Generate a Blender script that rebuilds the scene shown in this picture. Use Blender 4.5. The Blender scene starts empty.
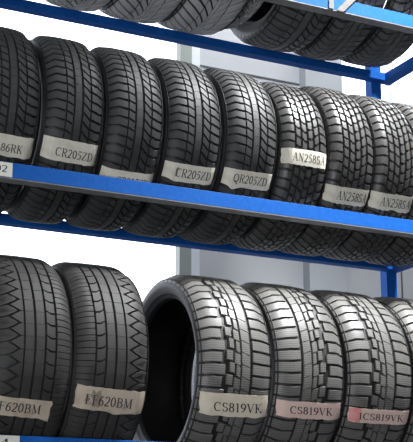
import bpy, bmesh, math, random
from mathutils import Vector
random.seed(7)
sc = bpy.context.scene
COL = sc.collection
PI = math.pi

# ------------------------------------------------------------------ materials
def mat(name, base, rough=.6, metal=0., noise=None, bump=None, spec=.5, coat=0.):
    """principled material; noise=(scale, colour2, lo, hi) mottles it, bump=(scale, strength)"""
    m = bpy.data.materials.new(name); m.use_nodes = True
    nt = m.node_tree; b = nt.nodes['Principled BSDF']
    b.inputs['Base Color'].default_value = (*base, 1)
    b.inputs['Roughness'].default_value = rough
    b.inputs['Metallic'].default_value = metal
    b.inputs['Specular IOR Level'].default_value = spec
    b.inputs['Coat Weight'].default_value = coat
    tc = nt.nodes.new('ShaderNodeTexCoord')
    if noise:
        s, c2, lo, hi = noise
        n = nt.nodes.new('ShaderNodeTexNoise'); n.inputs['Scale'].default_value = s
        n.inputs['Detail'].default_value = 5
        r = nt.nodes.new('ShaderNodeValToRGB')
        r.color_ramp.elements[0].position = lo; r.color_ramp.elements[1].position = hi
        r.color_ramp.elements[0].color = (*base, 1); r.color_ramp.elements[1].color = (*c2, 1)
        nt.links.new(tc.outputs['Object'], n.inputs['Vector'])
        nt.links.new(n.outputs['Fac'], r.inputs['Fac'])
        nt.links.new(r.outputs['Color'], b.inputs['Base Color'])
    if bump:
        n2 = nt.nodes.new('ShaderNodeTexNoise'); n2.inputs['Scale'].default_value = bump[0]
        bp = nt.nodes.new('ShaderNodeBump'); bp.inputs['Strength'].default_value = bump[1]
        bp.inputs['Distance'].default_value = .01
        nt.links.new(tc.outputs['Object'], n2.inputs['Vector'])
        nt.links.new(n2.outputs['Fac'], bp.inputs['Height'])
        nt.links.new(bp.outputs['Normal'], b.inputs['Normal'])
    return m

M = {}
M['rubber'] = mat('sidewall_rubber', (.012, .012, .013), .55, noise=(9, (.022, .022, .023), .35, .7))
M['tread_dark'] = mat('tread_rubber_dark', (.030, .031, .033), .58, noise=(14, (.050, .050, .049), .35, .7))
M['tread_worn'] = mat('tread_rubber_worn', (.055, .054, .053), .38, noise=(16, (.080, .079, .076), .35, .7))
M['tread_sport'] = mat('tread_rubber_sport', (.030, .029, .028), .62, noise=(14, (.044, .042, .040), .35, .7))
M['tread_dusty'] = mat('tread_rubber_dusty', (.15, .146, .138), .42, noise=(12, (.19, .185, .172), .35, .7))
def sipes(m, spacing, wob, depth, lo=.72):
    """fine knife cuts across the tread blocks, running with the tyre's own angle"""
    nt = m.node_tree; b = nt.nodes['Principled BSDF']; src = b.inputs['Base Color'].links[0].from_socket
    tc = nt.nodes.new('ShaderNodeTexCoord'); sp = nt.nodes.new('ShaderNodeSeparateXYZ')
    nt.links.new(tc.outputs['Object'], sp.inputs[0])
    def mth(op, a, c=None):
        n = nt.nodes.new('ShaderNodeMath'); n.operation = op
        for i, v in enumerate((a, c)):
            if v is None: continue
            if isinstance(v, (int, float)): n.inputs[i].default_value = v
            else: nt.links.new(v, n.inputs[i])
        return n.outputs[0]
    ang = mth('ARCTAN2', sp.outputs['Z'], sp.outputs['Y'])
    zig = mth('PINGPONG', sp.outputs['X'], .006)
    ph = mth('ADD', mth('MULTIPLY', ang, .345*2*PI/spacing), mth('MULTIPLY', zig, wob*2*PI/spacing))
    cut = mth('GREATER_THAN', mth('SINE', ph), lo)
    mx = nt.nodes.new('ShaderNodeMix'); mx.data_type = 'RGBA'; mx.inputs[7].default_value = (.012, .012, .012, 1)
    nt.links.new(mth('MULTIPLY', cut, depth), mx.inputs[0]); nt.links.new(src, mx.inputs[6])
    nt.links.new(mx.outputs[2], b.inputs['Base Color'])
sipes(M['tread_dusty'], .0075, .5, .75)
sipes(M['tread_worn'], .007, .5, .6)
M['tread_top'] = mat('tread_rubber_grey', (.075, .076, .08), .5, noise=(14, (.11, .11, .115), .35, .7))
M['tread_lit'] = mat('tread_rubber_lit', (.44, .44, .455), .6, noise=(14, (.52, .52, .535), .35, .7))  # base colour raised to stand in for light on the upper left tyres
M['blue'] = mat('blue_shelf_paint', (.006, .095, .40), .55, noise=(60, (.010, .11, .44), .4, .65), spec=.15)
M['zinc'] = mat('galvanised_steel', (.20, .20, .20), .45, metal=.3, noise=(40, (.27, .27, .265), .35, .7))
M['dark_steel'] = mat('dark_steel', (.13, .12, .115), .5, metal=.2, noise=(40, (.18, .17, .16), .35, .7))
M['paper'] = mat('label_paper', (.74, .71, .60), .75, noise=(38, (.62, .58, .47), .45, .75))
M['paper_tan'] = mat('label_paper_tan', (.58, .49, .39), .75, noise=(30, (.40, .33, .25), .45, .75))
M['paper_cream'] = mat('label_paper_cream', (.80, .72, .58), .75, noise=(38, (.68, .60, .47), .45, .75))
M['paper_pink'] = mat('label_paper_pink', (.80, .62, .53), .75, noise=(24, (.80, .55, .50), .4, .7))
M['red_stain'] = mat('red_marker', (.80, .22, .23), .7, noise=(30, (.80, .40, .36), .35, .75))
M['smudge'] = mat('label_smudge', (.30, .25, .19), .8)
M['ink'] = mat('printed_ink', (.035, .035, .045), .7)
M['tag'] = mat('shelf_tag_card', (.74, .74, .66), .6)
M['wall'] = mat('painted_wall', (.50, .52, .55), .8, noise=(2.5, (.56, .58, .61), .3, .7), bump=(60, .08))
M['pier'] = mat('painted_pier', (.40, .43, .46), .7, noise=(3, (.45, .48, .51), .3, .7))
M['frame'] = mat('window_frame_paint', (.36, .40, .37), .5)
M['frame_white'] = mat('window_frame_white', (.80, .84, .90), .45)
M['floor'] = mat('asphalt_floor', (.035, .035, .035), .8, noise=(3, (.05, .05, .048), .3, .7))
M['ceiling'] = mat('ceiling_sheet', (.55, .56, .57), .7)
M['dark_wall'] = mat('dark_wall_paint', (.16, .16, .17), .8)
M['seam'] = mat('dark_seam', (.10, .105, .115), .7)

def glass():
    m = bpy.data.materials.new('window_glass'); m.use_nodes = True
    nt = m.node_tree; nt.nodes.remove(nt.nodes['Principled BSDF'])
    out = nt.nodes['Material Output']
    tr = nt.nodes.new('ShaderNodeBsdfTransparent'); tr.inputs[0].default_value = (.96, .97, 1, 1)
    gl = nt.nodes.new('ShaderNodeBsdfGlossy'); gl.inputs['Roughness'].default_value = .05
    mx = nt.nodes.new('ShaderNodeMixShader'); mx.inputs[0].default_value = .06
    nt.links.new(tr.outputs[0], mx.inputs[1]); nt.links.new(gl.outputs[0], mx.inputs[2])
    nt.links.new(mx.outputs[0], out.inputs['Surface'])
    return m
M['glass'] = glass()

# ------------------------------------------------------------------ mesh helpers
class MB:
    def __init__(s): s.v = []; s.f = []; s.sm = []; s.mi = []; s.top = {}
    def add(s, vs, fs, smooth=False, mi=0):
        o = len(s.v); s.v += [tuple(p) for p in vs]
        for f in fs: s.f.append([i+o for i in f]); s.sm.append(smooth); s.mi.append(mi)
    def box(s, x0, x1, y0, y1, z0, z1, mi=0):
        s.add([(x0,y0,z0),(x1,y0,z0),(x1,y1,z0),(x0,y1,z0),(x0,y0,z1),(x1,y0,z1),(x1,y1,z1),(x0,y1,z1)],
              [(0,3,2,1),(4,5,6,7),(0,1,5,4),(1,2,6,5),(2,3,7,6),(3,0,4,7)], mi=mi)
    def obox(s, c, ax, ay, az):
        """box from centre and three half-axis vectors"""
        c, ax, ay, az = map(Vector, (c, ax, ay, az)); vs = []
        for k in (-1, 1):
            for i, j in ((-1,-1),(1,-1),(1,1),(-1,1)): vs.append(c + ax*i + ay*j + az*k)
        s.add(vs, [(0,3,2,1),(4,5,6,7),(0,1,5,4),(1,2,6,5),(2,3,7,6),(3,0,4,7)])
    def build(s, name, mats, parent=None, bevel=0):
        me = bpy.data.meshes.new(name); me.from_pydata(s.v, [], s.f)
        for i, p in enumerate(me.polygons): p.use_smooth = s.sm[i]; p.material_index = s.mi[i]
        for m in (mats if isinstance(mats, (list, tuple)) else [mats]): me.materials.append(m)
        me.update()
        if s.top:                         # block tops take the smooth curvature of the tyre
            nor = [None]*len(me.loops)
            for i, p in enumerate(me.polygons):
                for li in p.loop_indices:
                    v = me.vertices[me.loops[li].vertex_index].co
                    nor[li] = s.nfun(v) if i in s.top else p.normal.copy()
            me.normals_split_custom_set(nor)
        o = bpy.data.objects.new(name, me); COL.objects.link(o)
        if parent: o.parent = parent
        if bevel:
            b = o.modifiers.new('bevel', 'BEVEL'); b.width = bevel; b.segments = 2; b.limit_method = 'ANGLE'
        return o

def empty(name, loc, label=None, cat=None, group=None, kind=None):
    o = bpy.data.objects.new(name, None); COL.objects.link(o); o.location = loc
    o.empty_display_size = .1
    for k, v in (('label', label), ('category', cat), ('group', group), ('kind', kind)):
        if v: o[k] = v
    return o

# ------------------------------------------------------------------ tyre profile
class Spec:
    def __init__(s, R, W, rim, tw, k1=.004, k2=.014, depth=.008):
        s.R, s.W, s.rim, s.tw, s.k1, s.k2, s.depth = R, W, rim, tw, k1, k2, depth
    def crown(s, x):
        a = min(abs(x)/s.tw, 1.12); e = max(0., (a-.68)/.32)
        return s.R - s.k1*a*a - s.k2*e*e

def catmull(pts, n=4):
    out = []
    P = [pts[0]] + pts + [pts[-1]]
    for i in range(1, len(P)-2):
        p0, p1, p2, p3 = P[i-1], P[i], P[i+1], P[i+2]
        for k in range(n):
            t = k/n
            out.append(tuple(.5*((2*p1[j]) + (-p0[j]+p2[j])*t + (2*p0[j]-5*p1[j]+4*p2[j]-p3[j])*t*t
                             + (-p0[j]+3*p1[j]-3*p2[j]+p3[j])*t**3) for j in (0, 1)))
    out.append(pts[-1]); return out

def casing_mesh(sp, seg=112):
    R, W, rr, tw, d = sp.R, sp.W, sp.rim, sp.tw, sp.depth
    h = R - rr; b = lambda x: sp.crown(x) - d
    side = [(.36*W, rr), (.415*W, rr+.004), (.43*W, rr+.10*h), (.455*W, rr+.18*h), (.463*W, rr+.2*h),
            (.492*W, rr+.40*h), (.499*W, rr+.52*h), (.492*W, rr+.64*h), (.485*W, rr+.655*h), (.472*W, rr+.78*h)]
    edge = min(.465*W, tw*1.06)
    side += [(edge, b(tw)-.006), (tw*.985, b(tw*.985))]
    crown = [(tw*k, b(tw*k)) for k in (.85, .7, .45, .2, 0)]
    right = catmull(side, 3) + crown
    outer = right + [(-x, r) for x, r in reversed(right[:-1])]
    t = .011
    inner = [(-.345*W, rr+.001), (-.40*W+t*.6, rr+.2*h), (-.475*W+t, rr+.52*h), (-.43*W+t, rr+.8*h), (-.30*W, R-d-t-.006),
             (0, R-d-t), (.30*W, R-d-t-.006), (.43*W-t, rr+.8*h), (.475*W-t, rr+.52*h), (.40*W-t*.6, rr+.2*h), (.345*W, rr+.001)]
    prof = outer + catmull(inner, 3)
    n = len(prof); mb = MB(); vs = []; fs = []
    for i in range(seg):
        a = 2*PI*i/seg; c, s_ = math.cos(a), math.sin(a)
        vs += [(x, -r*c, r*s_) for x, r in prof]
    for i in range(seg):
        j = (i+1) % seg
        for k in range(n):
            l = (k+1) % n
            fs.append((i*n+k, i*n+l, j*n+l, j*n+k))
    mb.add(vs, fs, True)
    return mb

def resample(pl, n):
    """polyline -> n+1 points, keeping the corners when possible"""
    L = [0.]
    for a, b in zip(pl, pl[1:]): L.append(L[-1] + math.hypot(b[0]-a[0], b[1]-a[1]))
    out = []
    for k in range(n+1):
        t = L[-1]*k/n
        for i in range(len(pl)-1):
            if t <= L[i+1] + 1e-9:
                u = (t-L[i])/max(1e-9, L[i+1]-L[i])
                out.append((pl[i][0]+(pl[i+1][0]-pl[i][0])*u, pl[i][1]+(pl[i+1][1]-pl[i][1])*u)); break
    return out

def tread_mesh(sp, pattern, N, flip=1):
    """pattern(p) -> list of (lower, upper) polylines in (x: -1..1 across, v: pitches), extruded as rubber blocks"""
    mb = MB(); pitch = 2*PI*sp.R/N; tw = sp.tw
    def nfun(v):
        d = (sp.crown(v.x+.0015)-sp.crown(v.x-.0015))/.003
        r = math.hypot(v.y, v.z)
        return Vector((-d, v.y/r, v.z/r)).normalized()
    mb.nfun = nfun
    for p in range(N):
        for blk in pattern(p):
            lo, up = blk[0], blk[1]
            h = blk[2] if len(blk) > 2 else 0.
            lo = [(x*tw*flip, v*pitch) for x, v in lo]; up = [(x*tw*flip, v*pitch) for x, v in up]
            n = max(len(lo), len(up)) - 1
            if len(lo) == 2 and len(up) == 2:
                n = max(1, int(max(math.hypot(lo[1][0]-lo[0][0], lo[1][1]-lo[0][1]), .01)/.011))
                lo, up = resample(lo, n), resample(up, n)
            ring = lo + up[::-1]
            A = sum(ring[i][0]*ring[(i+1) % len(ring)][1] - ring[(i+1) % len(ring)][0]*ring[i][1] for i in range(len(ring)))
            if A < 0: lo, up = lo[::-1], up[::-1]
            ring = lo + up[::-1]; m = len(ring)
            cx = sum(q[0] for q in ring)/m; cy = sum(q[1] for q in ring)/m
            ex = max(q[0] for q in ring)-min(q[0] for q in ring); ey = max(q[1] for q in ring)-min(q[1] for q in ring)
            sx = 1-.0016/max(ex, .004); sy = 1-.0016/max(ey, .004)
            def P(x, v, off):
                r = sp.crown(x)+off; a = v/sp.R + p*2*PI/N
                return (x, -r*math.cos(a), r*math.sin(a))
            base = [P(x, v, -sp.depth-.003) for x, v in ring]
            mid = [P(x, v, -.0012-h) for x, v in ring]
            top = [P(cx+(x-cx)*sx, cy+(v-cy)*sy, -h) for x, v in ring]
            fs = []
            for i in range(m):
                j = (i+1) % m
                fs += [(i, j, m+j, m+i), (m+i, m+j, 2*m+j, 2*m+i)]
            k = len(lo)
            for i in range(k-1):
                fs.append((2*m+i, 2*m+i+1, 2*m+m-2-i, 2*m+m-1-i))
            # faces are listed so that they look outwards for a counter-clockwise ring seen from outside
            mb.top.update({len(mb.f)+i: True for i in range(2*m, len(fs))})
            mb.add(base+mid+top, fs)
    return mb

# ------------------------------------------------------------------ tread patterns
def q(x0, x1, va, vb, vc, vd):
    """block with corners (x0,va) (x1,vb) (x1,vc) (x0,vd)"""
    return ([(x0, va), (x1, vb)], [(x0, vd), (x1, vc)])

def pat_winter(p):                       # smooth centre rib, slanted winter blocks either side
    B = []; g = .26
    B.append(([(-1.1, .02), (-.8, .12), (-.44, -.04)], [(-1.1, 1.02-g), (-.8, 1.12-g), (-.44, .96-g)]))
    B.append(q(-.395, -.15, -.02, -.34, .66-g*.8, .98-g*.8))
    B.append(q(-.085, .17, 0, 0, 1, 1))
    B.append(q(.245, .52, .1, -.62, .38-g, 1.1-g))
    B.append(([(.57, -.60), (.80, -.80), (1.1, -.75)], [(.57, .40-g), (.80, .20-g), (1.1, .25-g)]))
    return B

def pat_stud(p):                         # many small staggered blocks
    B = []; g = .24; j = .5*(p % 2)
    def hexb(x0, x1, v0, lean):
        xm = (x0+x1)/2
        return ([(x0, v0+lean), (xm, v0-.10+lean*.5), (x1, v0)], [(x0, v0+1-g+lean), (xm, v0+.90-g+lean*.5), (x1, v0+1-g)])
    B.append(([(-1.1, .05), (-.85, .06), (-.63, -.06)], [(-1.1, 1.05-g), (-.85, 1.06-g), (-.63, .94-g)]))
    B.append(hexb(-.55, -.34, .45, .22))
    B.append(hexb(-.25, -.04, .05, .30))
    B.append(hexb(.05, .26, .52, -.05))
    B.append(hexb(.35, .56, .12, -.25))
    B.append(([(.64, .30), (.85, .2), (1.1, .22)], [(.64, 1.30-g), (.85, 1.2-g), (1.1, 1.22-g)]))
    return B

def pat_sport(p):                        # plain ribs, sawtooth groove on one side, fine slits on the other
    B = []
    B.append(q(-1.1, -.60, -.04, 0, .49, .45)); B.append(q(-1.1, -.60, .50, .54, .96, .92))
    B.append(([(-.55, .0), (-.42, .02), (-.30, .22)], [(-.55, .86), (-.42, .90), (-.30, 1.12)]))
    B.append(q(-.25, -.01, 0, 0, 1, 1))
    B.append(q(.05, .30, 0, 0, 1, 1))
    B.append(([(.345, 0), (.345, .5), (.345, 1)], [(.40, 0), (.70, .5), (.40, 1)]))
    e = .045
    B.append(([(.79, .5+e), (.60, .8), (.50, 1.), (.60, 1.2), (.79, 1.5-e)], [(1.1, .44+e), (1.1, .7), (1.1, 1.), (1.1, 1.2), (1.1, 1.44-e)]))
    return B

def pat_step(p):                         # stair-stepped groove, ribs, big shoulder blocks
    B = []; g = .20; k = .09*(p % 2)
    B.append(([(-1.1, .0), (-.8, .06), (-.52+k, .05)], [(-1.1, 1-g), (-.8, 1.06-g), (-.52+k, 1.05-g)]))
    B.append(q(-.38+k, -.20+k*.6, .30, .22, 1.22-g, 1.30-g))
    B.append(q(-.14+k*.6, .03, .02, -.16, .84-g*.6, 1.02-g*.6))
    B.append(q(.08, .33, 0, -.3, .7-.05, 1-.05))
    B.append(([(.42, .2), (.72, .12), (1.1, .16)], [(.42, 1.2-g), (.72, 1.12-g), (1.1, 1.16-g)]))
    return B

def pat_sweep(p):                        # swept curved bars meeting at the middle
    B = []; g = .26
    def arc(xs, vs): return ([(x, v) for x, v in zip(xs, vs)], [(x, v+1-g) for x, v in zip(xs, vs)])
    B.append(arc((-1.1, -.85, -.62, -.42), (1.0, .8, .45, .0)))
    B.append(arc((-.37, -.22, -.08), (-.1, -.55, -1.1)))
    B.append(arc((1.1, .85, .62, .42), (1.5, 1.3, .95, .5)))
    B.append(arc((.37, .22, .08), (.4, -.05, -.6)))
    B.append(q(-.05, .05, 0, 0, 1, 1))
    return B

# ------------------------------------------------------------------ serif lettering
def arcp(cx, cy, rx, ry, a0, a1, n=10):
    return [(cx+rx*math.cos(math.radians(a0+(a1-a0)*i/n)), cy+ry*math.sin(math.radians(a0+(a1-a0)*i/n))) for i in range(n+1)]
def SF(x, y, w=.13): return ('t', [(x-w, y), (x+w, y)])
G = {  # advance width, strokes ('a' thick by direction, 'k' thick, 't' thin)
 'C': (.68, [('a', arcp(.36, .5, .30, .48, 50, 310, 16)), ('t', [(.57, .72), (.57, .95)])]),
 'R': (.70, [('k', [(.17, 0), (.17, 1)]), ('a', [(.17, .97), (.36, .97)]+arcp(.36, .74, .21, .23, 90, -90)+[(.17, .51)]), ('k', [(.36, .5), (.62, .02)]), SF(.17, .02), SF(.12, .98, .1), SF(.62, .02, .1)]),
 '2': (.54, [('a', arcp(.26, .72, .19, .25, 160, -30)+[(.30, .35), (.06, .06)]), ('k', [(.05, .05), (.45, .05)])]),
 '0': (.54, [('a', arcp(.27, .5, .19, .47, 90, 450, 20))]),
 '5': (.54, [('k', [(.16, .95), (.46, .95)]), ('t', [(.16, .95), (.12, .56)]), ('a', [(.12, .56)]+arcp(.22, .32, .21, .29, 95, -130, 12))]),
 'Z': (.62, [('t', [(.08, .96), (.54, .96)]), ('k', [(.53, .96), (.08, .04)]), ('t', [(.08, .04), (.56, .04)]), ('t', [(.08, .96), (.07, .78)]), ('t', [(.56, .04), (.58, .24)])]),
 'D': (.74, [('k', [(.17, 0), (.17, 1)]), ('a', [(.17, .97), (.32, .97)]+arcp(.32, .5, .33, .47, 90, -90, 12)+[(.17, .03)]), SF(.13, .02, .1), SF(.13, .98, .1)]),
 'A': (.72, [('t', [(.10, .02), (.36, 1)]), ('k', [(.36, 1), (.62, .02)]), ('t', [(.2, .36), (.5, .36)]), SF(.10, .02, .1), SF(.62, .02, .12)]),
 'N': (.74, [('t', [(.15, .02), (.15, .98)]), ('k', [(.14, .98), (.6, .02)]), ('t', [(.6, .0), (.6, .98)]), SF(.15, .02, .1), SF(.6, .98, .1), SF(.1, .98, .08)]),
 '8': (.54, [('a', arcp(.27, .73, .16, .23, 90, 450, 16)), ('a', arcp(.27, .26, .19, .24, 90, 450, 16))]),
 'S': (.56, [('a', arcp(.27, .73, .17, .23, 35, 250, 10)+[(.30, .49)]+arcp(.28, .26, .19, .24, 65, -145, 10)), ('t', [(.44, .72), (.44, .94)]), ('t', [(.09, .05), (.09, .28)])]),
 '6': (.54, [('a', arcp(.27, .30, .19, .28, 90, 450, 16)), ('a', [(.09, .33), (.12, .6), (.24, .85), (.44, .97)])]),
 '9': (.54, [('a', arcp(.27, .68, .19, .28, 90, 450, 16)), ('a', [(.45, .65), (.42, .38), (.30, .13), (.10, .02)])]),
 'K': (.72, [('k', [(.17, 0), (.17, 1)]), ('t', [(.18, .42), (.56, .96)]), ('k', [(.30, .56), (.62, .02)]), SF(.17, .02), SF(.17, .98), SF(.56, .98, .1), SF(.63, .02, .1)]),
 'E': (.62, [('k', [(.17, 0), (.17, 1)]), ('t', [(.08, .97), (.53, .97)]), ('t', [(.17, .52), (.42, .52)]), ('t', [(.08, .03), (.55, .03)]), ('t', [(.53, .97), (.54, .78)]), ('t', [(.55, .03), (.58, .25)]), ('t', [(.42, .42), (.42, .62)])]),
 'F': (.58, [('k', [(.17, 0), (.17, 1)]), ('t', [(.08, .97), (.52, .97)]), ('t', [(.17, .52), (.42, .52)]), ('t', [(.52, .97), (.53, .78)]), ('t', [(.42, .42), (.42, .62)]), SF(.17, .02)]),
 'B': (.66, [('k', [(.17, 0), (.17, 1)]), ('a', [(.17, .97), (.32, .97)]+arcp(.32, .75, .20, .22, 90, -90)+[(.17, .53)]), ('a', [(.17, .53), (.34, .53)]+arcp(.34, .28, .24, .25, 90, -90)+[(.17, .03)]), SF(.11, .02, .08), SF(.11, .98, .08)]),
 'M': (.90, [('t', [(.14, .02), (.16, .98)]), ('k', [(.16, .98), (.43, .06)]), ('t', [(.43, .06), (.70, .98)]), ('k', [(.72, .98), (.74, .02)]), SF(.14, .02, .1), SF(.75, .02, .11), SF(.12, .98, .07), SF(.77, .98, .07)]),
 'V': (.70, [('k', [(.10, .98), (.36, .02)]), ('t', [(.36, .02), (.60, .98)]), SF(.10, .98, .11), SF(.60, .98, .09)]),
 '1': (.46, [('k', [(.24, .02), (.24, .98)]), ('t', [(.24, .97), (.10, .86)]), SF(.24, .02)]),
 'Q': (.74, [('a', arcp(.36, .5, .30, .48, 90, 450, 20)), ('k', [(.34, .18), (.44, -.10), (.62, -.22)])]),
 '4': (.54, [('k', [(.36, .0), (.36, .98)]), ('t', [(.36, .96), (.05, .32)]), ('k', [(.05, .30), (.50, .30)])]),
}
def letter_quads(text, track=.04):
    """list of quads (4 (s,t) points) for a line of text, cap height 1; returns quads, width"""
    T, t0 = .125, .05; x = 0.; out = []
    for ch in text:
        if ch not in G: x += .3; continue
        adv, strokes = G[ch]
        for kind, pl in strokes:
            for a, b in zip(pl, pl[1:]):
                dx, dy = b[0]-a[0], b[1]-a[1]; L = math.hypot(dx, dy) or 1e-6
                w = {'k': T, 't': t0}.get(kind) or t0+(T-t0)*abs(dy)/L
                nx, ny = -dy/L*w/2, dx/L*w/2; e = .012
                ax, ay, bx, by = a[0]-dx/L*e, a[1]-dy/L*e, b[0]+dx/L*e, b[1]+dy/L*e
                n = max(1, int(L/.35))
                for i in range(n):
                    p0 = (ax+(bx-ax)*i/n, ay+(by-ay)*i/n); p1 = (ax+(bx-ax)*(i+1)/n, ay+(by-ay)*(i+1)/n)
                    out.append([(x+p0[0]-nx, p0[1]-ny), (x+p1[0]-nx, p1[1]-ny), (x+p1[0]+nx, p1[1]+ny), (x+p0[0]+nx, p0[1]+ny)])
        x += adv+track
    return out, x-track

# ------------------------------------------------------------------ label wrapped over a tread
def add_label(root, sp, d):
    """d: x0,x1 (tread half-widths), a0,a1 (degrees, top and bottom), text, t0,t1 (text start/end fraction), ty, th, skew"""
    rnd = random.Random(d['text']+str(d['x0']))
    x0, x1 = d['x0']*sp.tw, d['x1']*sp.tw
    aT, aB = math.radians(d['a0']), math.radians(d['a1'])
    skew = math.radians(d.get('skew', 0))
    def P(s, t, off):
        x = x0+(x1-x0)*(s+d.get('shear', 0)*(t-.5)); a = aB+(aT-aB)*t + skew*(.5-s)
        r = sp.crown(x)+off
        return (x, -r*math.cos(a), r*math.sin(a))
    nx, ny = 18, 6
    mb = MB(); top = []; bot = []
    lj = [rnd.uniform(-.012, .012) for _ in range(ny+1)]; rj = [rnd.uniform(-.015, .015) for _ in range(ny+1)]
    bj = [rnd.uniform(-.035, .02) for _ in range(nx+1)]; tj = [rnd.uniform(-.015, .015) for _ in range(nx+1)]
    for j in range(ny+1):
        for i in range(nx+1):
            s = i/nx; t = j/ny
            s2 = s+lj[j]*(1-s)+rj[j]*s; t2 = t+bj[i]*(1-t)+tj[i]*t
            for (cs, ct, amt) in d.get('torn', []):
                if abs(s-cs) < .12 and abs(t-ct) < .35: t2 += amt*(1-abs(s-cs)/.12)
            top.append(P(s2, t2, .0016)); bot.append(P(s2, t2, .0004))
    n = nx+1; o = len(top); fs = []
    for j in range(ny):
        for i in range(nx):
            a = j*n+i
            fs.append((a, a+1, a+n+1, a+n)); fs.append((o+a+n, o+a+n+1, o+a+1, o+a))
    rim = [i for i in range(n)] + [j*n+nx for j in range(1, ny+1)] + [ny*n+i for i in range(nx-1, -1, -1)] + [j*n for j in range(ny-1, 0, -1)]
    for a, b in zip(rim, rim[1:]+rim[:1]): fs.append((o+a, o+b, b, a))
    mb.add(top+bot, fs)
    lab = mb.build('label', M[d['paper']], root)
    lab.location = (0, 0, sp.R)
    if d.get('labeltext'): lab['label'] = d['labeltext']
    quads, w = letter_quads(d['text'])
    tm = MB(); s0, s1 = d['t0'], d['t1']
    for qd in quads:
        vs = [P(s0+(s1-s0)*a/w, d.get('ty', .28)+b*d.get('th', .48), .0022) for a, b in qd]
        tm.add(vs, [(0, 1, 2, 3)])
    tx = tm.build('lettering', M['ink'], lab)
    def patch(name, m, s0, s1, t0, t1, off, wob):
        pm = MB(); k = 16; rings = 5; cs, ct = (s0+s1)/2, (t0+t1)/2; vs = []
        ed = []
        for i in range(k):
            a = 2*PI*i/k; e = (1+rnd.uniform(-wob, wob)) / max(abs(math.cos(a)), abs(math.sin(a)))**.8
            ed.append(((s1-s0)/2*e*math.cos(a), (t1-t0)/2*e*math.sin(a)))
        for r in range(1, rings+1):
            vs += [P(cs+x*r/rings, ct+y*r/rings, off) for x, y in ed]
        vs.append(P(cs, ct, off)); fs = [(k*rings, i, (i+1) % k) for i in range(k)]
        for r in range(rings-1):
            fs += [(r*k+i, (r+1)*k+i, (r+1)*k+(i+1) % k, r*k+(i+1) % k) for i in range(k)]
        pm.add(vs, fs)
        return pm.build(name, m, lab)
    for sm in d.get('smudge', []): patch('smudge', M['smudge'], *sm, .0019, .35)
    for sm in d.get('red', []): patch('red_mark', M['red_stain'], *sm, .0018, .12)
    return lab

# ------------------------------------------------------------------ tyres
CACHE = {}
def tyre(X, Z, sp, pattern, N, tm, label, group, Y, flip=1, yaw=0, spin=0, lab=None, roll=0):
    root = empty('tyre', (X, Y, Z-sp.R), label, 'tyre', group)
    root.rotation_euler = (0, math.radians(roll), math.radians(yaw))
    key = (id(sp), pattern.__name__, N, tm, flip)
    if key not in CACHE:
        c = casing_mesh(sp).build('casing', M['rubber'], root)
        t = tread_mesh(sp, pattern, N, flip).build('tread', M[tm], root)
        bm = bmesh.new(); bm.from_mesh(c.data)
        bmesh.ops.recalc_face_normals(bm, faces=bm.faces)
        bm.to_mesh(c.data); bm.free()
        CACHE[key] = (c, t)
    else:
        c, t = [o.copy() for o in CACHE[key]]
        for o in (c, t): COL.objects.link(o); o.parent = root
    for o in (c, t): o.location = (0, 0, sp.R); o.rotation_euler = (math.radians(spin), 0, 0)
    if lab: add_label(root, sp, lab)
    return root

S1, S2 = .8459, .8219                     # shelf heights below / above the middle shelf
BA, BB = (.038, 0.), (.456, -.033)        # the two edges a tyre rests on (Y, Z)
def seat(R):
    """centre (Y, Z) of a tyre of radius R resting on both edges"""
    my, mz = (BA[0]+BB[0])/2, (BA[1]+BB[1])/2; vy, vz = BB[0]-BA[0], BB[1]-BA[1]
    l = math.hypot(vy, vz); h = math.sqrt(R*R-l*l/4)
    return my-vz/l*h, mz+vy/l*h

RC, RA, RB = .319, .320, .347
CRs = Spec(RC, .203, .212, .086, .004, .014, .010)
ANs = Spec(RA, .186, .21, .082, .004, .012, .010)
ANl = Spec(.313, .186, .205, .082, .004, .012, .010)
EFs = Spec(RB, .250, .25, .111, .004, .014)
CSs = Spec(RB, .266, .258, .119, .004, .013)
g1 = 'tyres standing on the middle shelf'; g2 = 'tyres standing on the bottom shelf'; g3 = 'tyres standing on the top shelf'
def L(text, a0, a1, paper='paper', x0=-1.11, x1=1.08, t0=.25, t1=.95, ty=.24, th=.46, **k):
    return dict(text=text, a0=a0, a1=a1, paper=paper, x0=x0, x1=x1, t0=t0, t1=t1, ty=ty, th=th, **k)

def mid(X, sp, pat, N, tm, label, **k):
    y, z = seat(sp.R); return tyre(X, z, sp, pat, N, tm, label, g1, y, **k)
def low(X, sp, pat, N, tm, label, **k):
    y, z = seat(sp.R); return tyre(X, z-S1, sp, pat, N, tm, label, g2, y, **k)
mid(1.018, CRs, pat_winter, 64, 'tread_dark', 'winter tyre with a creased beige label ending in 6RK, leftmost on middle shelf', spin=3,
     lab=L('86RK', -26, -38.5, t0=.42, t1=.80, ty=.22, th=.37, skew=1.0))
mid(1.234, CRs, pat_winter, 64, 'tread_dark', 'winter tyre with smooth centre rib and CR205ZD label, beside the tyre labelled 6RK', spin=1,
     lab=L('CR205ZD', -24, -37, t0=.22, t1=.90, ty=.22, th=.38, skew=1.5))
mid(1.447, CRs, pat_winter, 64, 'tread_dark', 'middle shelf tyre whose CR205ZD label is half hidden behind the blue beam', spin=5,
     lab=L('CR205ZD', -37, -50, t0=.28, t1=.88))
mid(1.662, CRs, pat_winter, 64, 'tread_dark', 'tyre with CR205ZD label with a smeared C, left of the tyre marked QR205ZD', spin=2,
     lab=L('CR205ZD', -27.5, -38.6, t0=.20, t1=.90, ty=.26, th=.47, smudge=[(.195, .235, .28, .78)], torn=[(.08, 0, .12)]))
mid(1.882, CRs, pat_winter, 64, 'tread_dark', 'tyre with the beige QR205ZD label beside the first small block winter tyre', spin=4,
     lab=L('QR205ZD', -25.8, -36.8, t0=.17, t1=.86, ty=.28, th=.47, torn=[(.2, 0, -.22)]))
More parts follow.
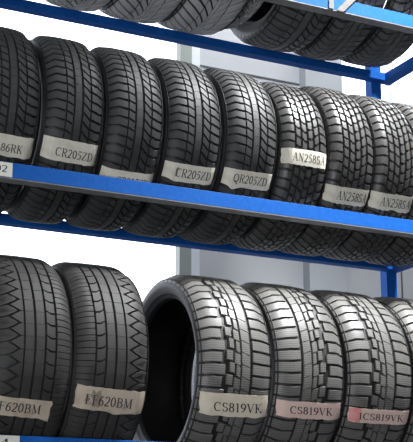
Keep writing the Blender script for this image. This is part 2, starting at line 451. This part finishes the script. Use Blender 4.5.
mid(2.092, ANl, pat_stud, 56, 'tread_worn', 'small block winter tyre with its AN258SA label stuck highest on the tread', spin=0,
     lab=L('AN258SA', -5.6, -15.8, t0=.18, t1=.92, th=.52))
mid(2.286, ANs, pat_stud, 56, 'tread_worn', 'small block winter tyre with low AN258SA label, second of the three marked so', spin=4,
     lab=L('AN258SA', -26.9, -38.0, t0=.22, t1=.92, th=.52))
mid(2.479, ANs, pat_stud, 56, 'tread_worn', 'small block winter tyre with low AN258SA label, rightmost of the three marked so', spin=8,
     lab=L('AN258SA', -26.8, -38.0, t0=.18, t1=.90, th=.52, torn=[(.5, 0, .1)]))
mid(2.672, ANs, pat_stud, 56, 'tread_worn', 'small block tyre without a label, at the right end of the middle shelf', spin=2)

low(1.115, EFs, pat_sport, 54, 'tread_sport', 'wide sport tyre with sawtooth groove on its left half and small EF620BM label', flip=-1, spin=2,
     lab=L('EF620BM', -26.3, -36, 'paper_tan', x0=-1.1, x1=.62, t0=.04, t1=.84, ty=.25, th=.5, skew=1.4, torn=[(.97, 0, -.15)]))
low(1.371, EFs, pat_sport, 54, 'tread_sport', 'wide sport tyre with sawtooth groove on its right half and stained EF620BM label', spin=5,
     lab=L('EF620BM', -18.7, -30.9, 'paper_tan', x0=-1.02, x1=1.06, t0=.12, t1=.80, ty=.24, th=.42, skew=2.0, smudge=[(.22, .36, .18, .85), (.12, .18, .30, .62)], torn=[(.6, 0, -.08)]))
low(1.800, CSs, pat_step, 54, 'tread_dusty', 'wide tyre showing its dark hollow inside, beige CS819VK label on dusty tread', spin=1,
     lab=L('CS819VK', -17.4, -29.6, 'paper_cream', x0=-1.02, x1=1.06, t0=.17, t1=.88, ty=.22, th=.40, shear=-.05))
low(2.080, CSs, pat_step, 54, 'tread_dusty', 'dusty wide tyre with CS819VK label, between the hollow one and the pink labelled one', spin=4, flip=-1,
     lab=L('CS819VK', -19.2, -28.4, 'paper_pink', x0=-1.02, x1=1.06, t0=.17, t1=.83, ty=.26, th=.46, shear=-.04))
low(2.360, CSs, pat_step, 54, 'tread_dusty', 'dusty wide tyre with pink 1CS819VK label reddened at its left end', spin=7,
     lab=L('1CS819VK', -20.8, -29.1, 'paper_pink', x0=-1.02, x1=1.06, t0=.12, t1=.86, ty=.24, th=.46, red=[(0, .16, .02, .98)], shear=-.02))
low(2.638, CSs, pat_step, 54, 'tread_dusty', 'dusty unlabelled tyre at the right end of the bottom shelf by the blue post', spin=3)

def top_tyre(x0, x1, R, pat, N, label, spin, mt='tread_top', flip=1, lift=0.):
    W = (x1-x0)*.99
    sp = Spec(R, W, R-.095, W*.45, .005, .014)
    y, z = seat(R)
    tyre((x0+x1)/2, z+S2+lift, sp, pat, N, mt, label, g3, y, spin=spin, flip=flip)
top_tyre(1.000, 1.225, .345, pat_winter, 62, 'tyre on the top shelf at the very left, mostly above the picture edge', 2)
top_tyre(1.255, 1.473, .355, pat_sweep, 50, 'leftmost of the top shelf tyres with swept curved tread bars', 3, 'tread_lit')
top_tyre(1.476, 1.716, .355, pat_sweep, 50, 'top shelf tyre with swept tread bars, middle one of the three swept', 0, 'tread_lit')
top_tyre(1.720, 1.945, .355, pat_sweep, 50, 'top shelf tyre with swept bars, last before the white gap between hanging tyres', 6, 'tread_lit')
top_tyre(1.950, 2.040, .420, pat_stud, 74, 'narrow small block tyre on the top shelf above the white gap', 1, 'tread_lit', lift=.045)
top_tyre(2.072, 2.312, .340, pat_winter, 60, 'top shelf tyre whose grey sidewall and opening show beside the white gap', 4)
top_tyre(2.316, 2.500, .340, pat_winter, 62, 'top shelf tyre with fine ribs, second from the right end', 2, flip=-1)
top_tyre(2.504, 2.745, .350, pat_winter, 62, 'top shelf tyre with fine ribs just left of the blue end bar', 0, flip=-1)

# ------------------------------------------------------------------ blue rack
FLOOR = -2.75
XL, XR = .10, 2.834
rack = empty('tyre_rack', ((XL+XR)/2, .228, FLOOR), 'blue painted steel tyre rack with three pairs of long beams', 'tyre rack')
def part(mb, name, m, bevel=0):
    o = mb.build(name, m, rack, bevel); o.location = (-(XL+XR)/2, -.228, -FLOOR); return o
def sub(mb, name, m, parent): return mb.build(name, m, parent)
for dz in (0, -S1, S2):
    f = MB(); f.box(XL, XR, 0, .0035, dz-.0498, dz)
    fb = part(f, 'front_beam', M['blue'], .001)
    g = MB(); g.box(XL, XR, .0002, .046, dz-.0535, dz-.0500)
    e = MB(); e.box(XL, XR, .0037, .038, dz-.003, dz)  # lip coloured dark to keep blue bounce light off the treads
    el = sub(e, 'bearing_lip', M['dark_steel'], fb); el['label'] = 'dark lip the tyres rest on'
    fl = sub(g, 'flange', M['zinc'], fb); fl['label'] = 'bare grey underside flange'
    r = MB(); r.box(XL+.05, XR-.05, .456, .500, dz-.0672, dz-.033)
    part(r, 'rear_beam', M['blue'], .002)
    for xa in (XL, XR-.05):
        s = MB(); s.box(xa+.0005, xa+.0495, .0475, .5000, dz-.0672, dz-.033)
        part(s, 'side_bar', M['blue'], .002)
for xa in (XL, XR-.05):
    for ya in (.002, .410):
        s = MB()
        # channel-shaped upright, with its web to the front
        s.box(xa, xa+.05, ya+.0022, ya+.005, FLOOR, 1.55)
        s.box(xa, xa+.004, ya+.005, ya+.045, FLOOR, 1.55)
        s.box(xa+.046, xa+.05, ya+.005, ya+.045, FLOOR, 1.55)
        if ya > .1:                       # rear upright stands in front of nothing: sits between the beam and the wall
            s = MB()
            for xs, z0, z1 in ((xa, FLOOR, .34), (xa-.042, .30, 1.55)):        # lower length and the spliced upper length
                s.box(xs, xs+.05, .501, .504, z0, z1)
                s.box(xs, xs+.004, .504, .545, z0, z1); s.box(xs+.046, xs+.05, .504, .545, z0, z1)
        part(s, 'post', M['blue'])
# small galvanised tie strap on the top front beam
s = MB(); s.obox((2.318, -.006, S2+.002), (.016, 0, 0), (0, .002, 0), (.050, 0, .055))
o = part(s, 'tie_strap', M['dark_steel']); o['label'] = 'grey metal strap slanting over the top front beam'
s = MB(); s.box(2.222, 2.243, -.0045, -.0008, S2-.049, S2+.02); o = part(s, 'bracket', M['dark_steel'])
o['label'] = 'small dark steel bracket on the top front beam'
# card tags on the front beams
def shelf_tag(x0, x1, z0, z1, text, s0, s1):
    m = MB(); m.box(x0, x1, -.0016, -.0002, z0, z1)
    t = part(m, 'shelf_tag', M['tag']); t['label'] = 'white card tag with printed code'
    qs, w = letter_quads(text); l = MB(); h = (z1-z0)
    for qd in qs:
        l.add([(x0+(x1-x0)*(s0+(s1-s0)*a/w), -.0022, z0+h*(.30+b*.48)) for a, b in qd], [(0, 1, 2, 3)])
    sub(l, 'lettering', M['ink'], t)
shelf_tag(.88, 1.0427, -.048, -.002, '02', .66, .90)
shelf_tag(.93, 1.0986, -S1-.046, -S1-.001, '04', .44, .82)

# ------------------------------------------------------------------ the hall
YW = 1.5                                   # inner face of the back wall
X0, X1, Y0, ZC = -3.5, 7.5, -6.5, 3.2
def struct(mb, name, m, bevel=0):
    o = mb.build(name, m, None, bevel); o['kind'] = 'structure'; return o
b = MB(); b.box(X0-.2, X1+.2, Y0-.2, YW+.12, FLOOR-.1, FLOOR); struct(b, 'floor', M['floor'])
b = MB(); b.box(X0-.2, X1+.2, Y0-.2, YW+.12, ZC, ZC+.1); struct(b, 'ceiling', M['ceiling'])
b = MB(); b.box(X0-.2, X0, Y0, YW, FLOOR, ZC); struct(b, 'wall_left', M['wall'])
b = MB(); b.box(X1, X1+.2, Y0, YW, FLOOR, ZC); struct(b, 'wall_right', M['wall'])
b = MB(); b.box(X0, X1, Y0-.2, Y0, FLOOR, ZC); struct(b, 'wall_front', M['dark_wall'])
WA0, WA1, WAz0, WAz1 = -1.6, 2.395, -1.05, 2.6       # left window
WB0, WB1, WBz0, WBz1 = 3.225, 6.575, .62, 2.6            # right window
b = MB()
for x0, x1, z0, z1 in ((X0, WA0, FLOOR, ZC), (WA0, WA1, FLOOR, WAz0), (WA0, WA1, WAz1, ZC), (WA1, WB0, FLOOR, ZC),
                       (WB0, WB1, FLOOR, WBz0), (WB0, WB1, WBz1, ZC), (WB1, X1, FLOOR, ZC)):
    b.box(x0, x1, YW, YW+.12, z0, z1)
struct(b, 'wall_back', M['wall'])
def window(name, x0, x1, z0, z1, nx, nz):
    w = empty(name, ((x0+x1)/2, YW+.03, z0)); w['kind'] = 'structure'
    ox, oy, oz = (x0+x1)/2, YW+.03, z0
    f = MB(); fw = .018
    f.box(x0-ox, x1-ox, -.03, .03, 0, fw); f.box(x0-ox, x1-ox, -.03, .03, z1-oz-fw, z1-oz)
    f.box(x0-ox, x0-ox+fw, -.03, .03, fw, z1-oz-fw); f.box(x1-ox-fw, x1-ox, -.03, .03, fw, z1-oz-fw)
    for i in range(1, nx):
        xm = x0-ox+(x1-x0)*i/nx; f.box(xm-.012, xm+.012, -.02, .02, fw, z1-oz-fw)
    f.build('window_frame', M['frame_white'], w)
    for i in range(nx):
        a = x0-ox+(x1-x0)*i/nx+(fw if i == 0 else .012); c = x0-ox+(x1-x0)*(i+1)/nx-(fw if i == nx-1 else .012)
        g = MB(); g.box(a, c, -.004, .004, fw, z1-oz-fw); g.build('pane', M['glass'], w)
window('window_1', WA0, WA1, WAz0, WAz1, 2, 1)
window('window_2', WB0, WB1, WBz0, WBz1, 10, 1)
# window post and white strip right of the left window
b = MB(); b.box(2.290, 2.350, YW-.05, YW-.0005, FLOOR, ZC); struct(b, 'trim_1', M['frame'])
b = MB(); b.box(2.352, 2.403, YW-.03, YW-.0005, FLOOR, ZC); struct(b, 'trim_2', M['frame_white'])
# pier between the windows
b = MB(); b.box(2.985, 3.205, YW-.06, YW-.0005, FLOOR, ZC); struct(b, 'trim_3', M['pier'])
# block joints of the wall
b = MB()
for z in (1.15, .55): b.box(2.404, 2.984, YW-.0025, YW-.0003, z-.004, z+.004)
for x in (3.22, 3.57, 3.9): b.box(x-.004, x+.004, YW-.0025, YW-.0003, FLOOR, WBz0)
struct(b, 'trim_4', M['seam'])

# ------------------------------------------------------------------ light
w = bpy.data.worlds.new('daylight'); sc.world = w; w.use_nodes = True
bg = w.node_tree.nodes['Background']; bg.inputs[0].default_value = (.93, .96, 1, 1); bg.inputs[1].default_value = 4.0
nt = w.node_tree                           # overcast sky above a dark yard
tc = nt.nodes.new('ShaderNodeTexCoord'); sx = nt.nodes.new('ShaderNodeSeparateXYZ'); rp = nt.nodes.new('ShaderNodeValToRGB')
rp.color_ramp.elements[0].position = .0; rp.color_ramp.elements[0].color = (.05, .05, .05, 1)
rp.color_ramp.elements[1].position = .03; rp.color_ramp.elements[1].color = (.93, .96, 1, 1)
nt.links.new(tc.outputs['Generated'], sx.inputs[0]); nt.links.new(sx.outputs['Z'], rp.inputs['Fac']); nt.links.new(rp.outputs['Color'], bg.inputs['Color'])
def area(name, loc, target, sx, sy, power, col=(1, 1, 1)):
    l = bpy.data.lights.new(name, 'AREA'); l.shape = 'RECTANGLE'; l.size = sx; l.size_y = sy; l.energy = power; l.color = col
    o = bpy.data.objects.new(name, l); COL.objects.link(o); o.location = loc
    o.rotation_euler = (Vector(target)-Vector(loc)).to_track_quat('-Z', 'Y').to_euler(); return o
area('wall_lamp', (3.7, .95, 2.7), (3.6, 1.5, .7), 3.6, .2, 125, (.96, .98, 1))
sp_l = bpy.data.lights.new('hall_spotlight', 'SPOT'); sp_l.energy = 1750; sp_l.spot_size = math.radians(58); sp_l.spot_blend = 1.0
sp_l.shadow_soft_size = .30; sp_l.color = (.98, .99, 1)
sp_o = bpy.data.objects.new('hall_spotlight', sp_l); COL.objects.link(sp_o); sp_o.location = (2.95, -1.0, 2.6)
sp_o.rotation_euler = (Vector((2.5, .05, -.2))-Vector(sp_o.location)).to_track_quat('-Z', 'Y').to_euler()
area('ceiling_lamp', (0.6, -2.0, 3.0), (1.3, .1, .0), 1.4, .5, 10, (1, .98, .95))

area('front_fill', (0.2, Y0+.15, .9), (1.6, 0, -.2), 4.0, 2.2, 95, (.95, .97, 1))  # unseen fill light, added to brighten the labels and rack front
area('low_left_fill', (-2.6, -4.8, -1.7), (1.7, .1, .6), 1.5, 1.9, 120, (.95, .97, 1))  # added low fill that lifts the undersides of the upper left tyres

# ------------------------------------------------------------------ camera
cam = bpy.data.cameras.new('camera'); co = bpy.data.objects.new('camera', cam); COL.objects.link(co)
co.location = (0, -3.5074, -1.1955)
co.rotation_euler = (PI/2+.2478, 0, -.4556)
cam.sensor_fit = 'AUTO'; cam.sensor_width = 36; cam.lens = 1210.96/442*36
cam.shift_y = (250.25-221)/442; cam.clip_start = .05
sc.camera = co
sc.view_settings.view_transform = 'Standard'; sc.view_settings.look = 'None'
sc.view_settings.exposure = 0; sc.view_settings.gamma = 1
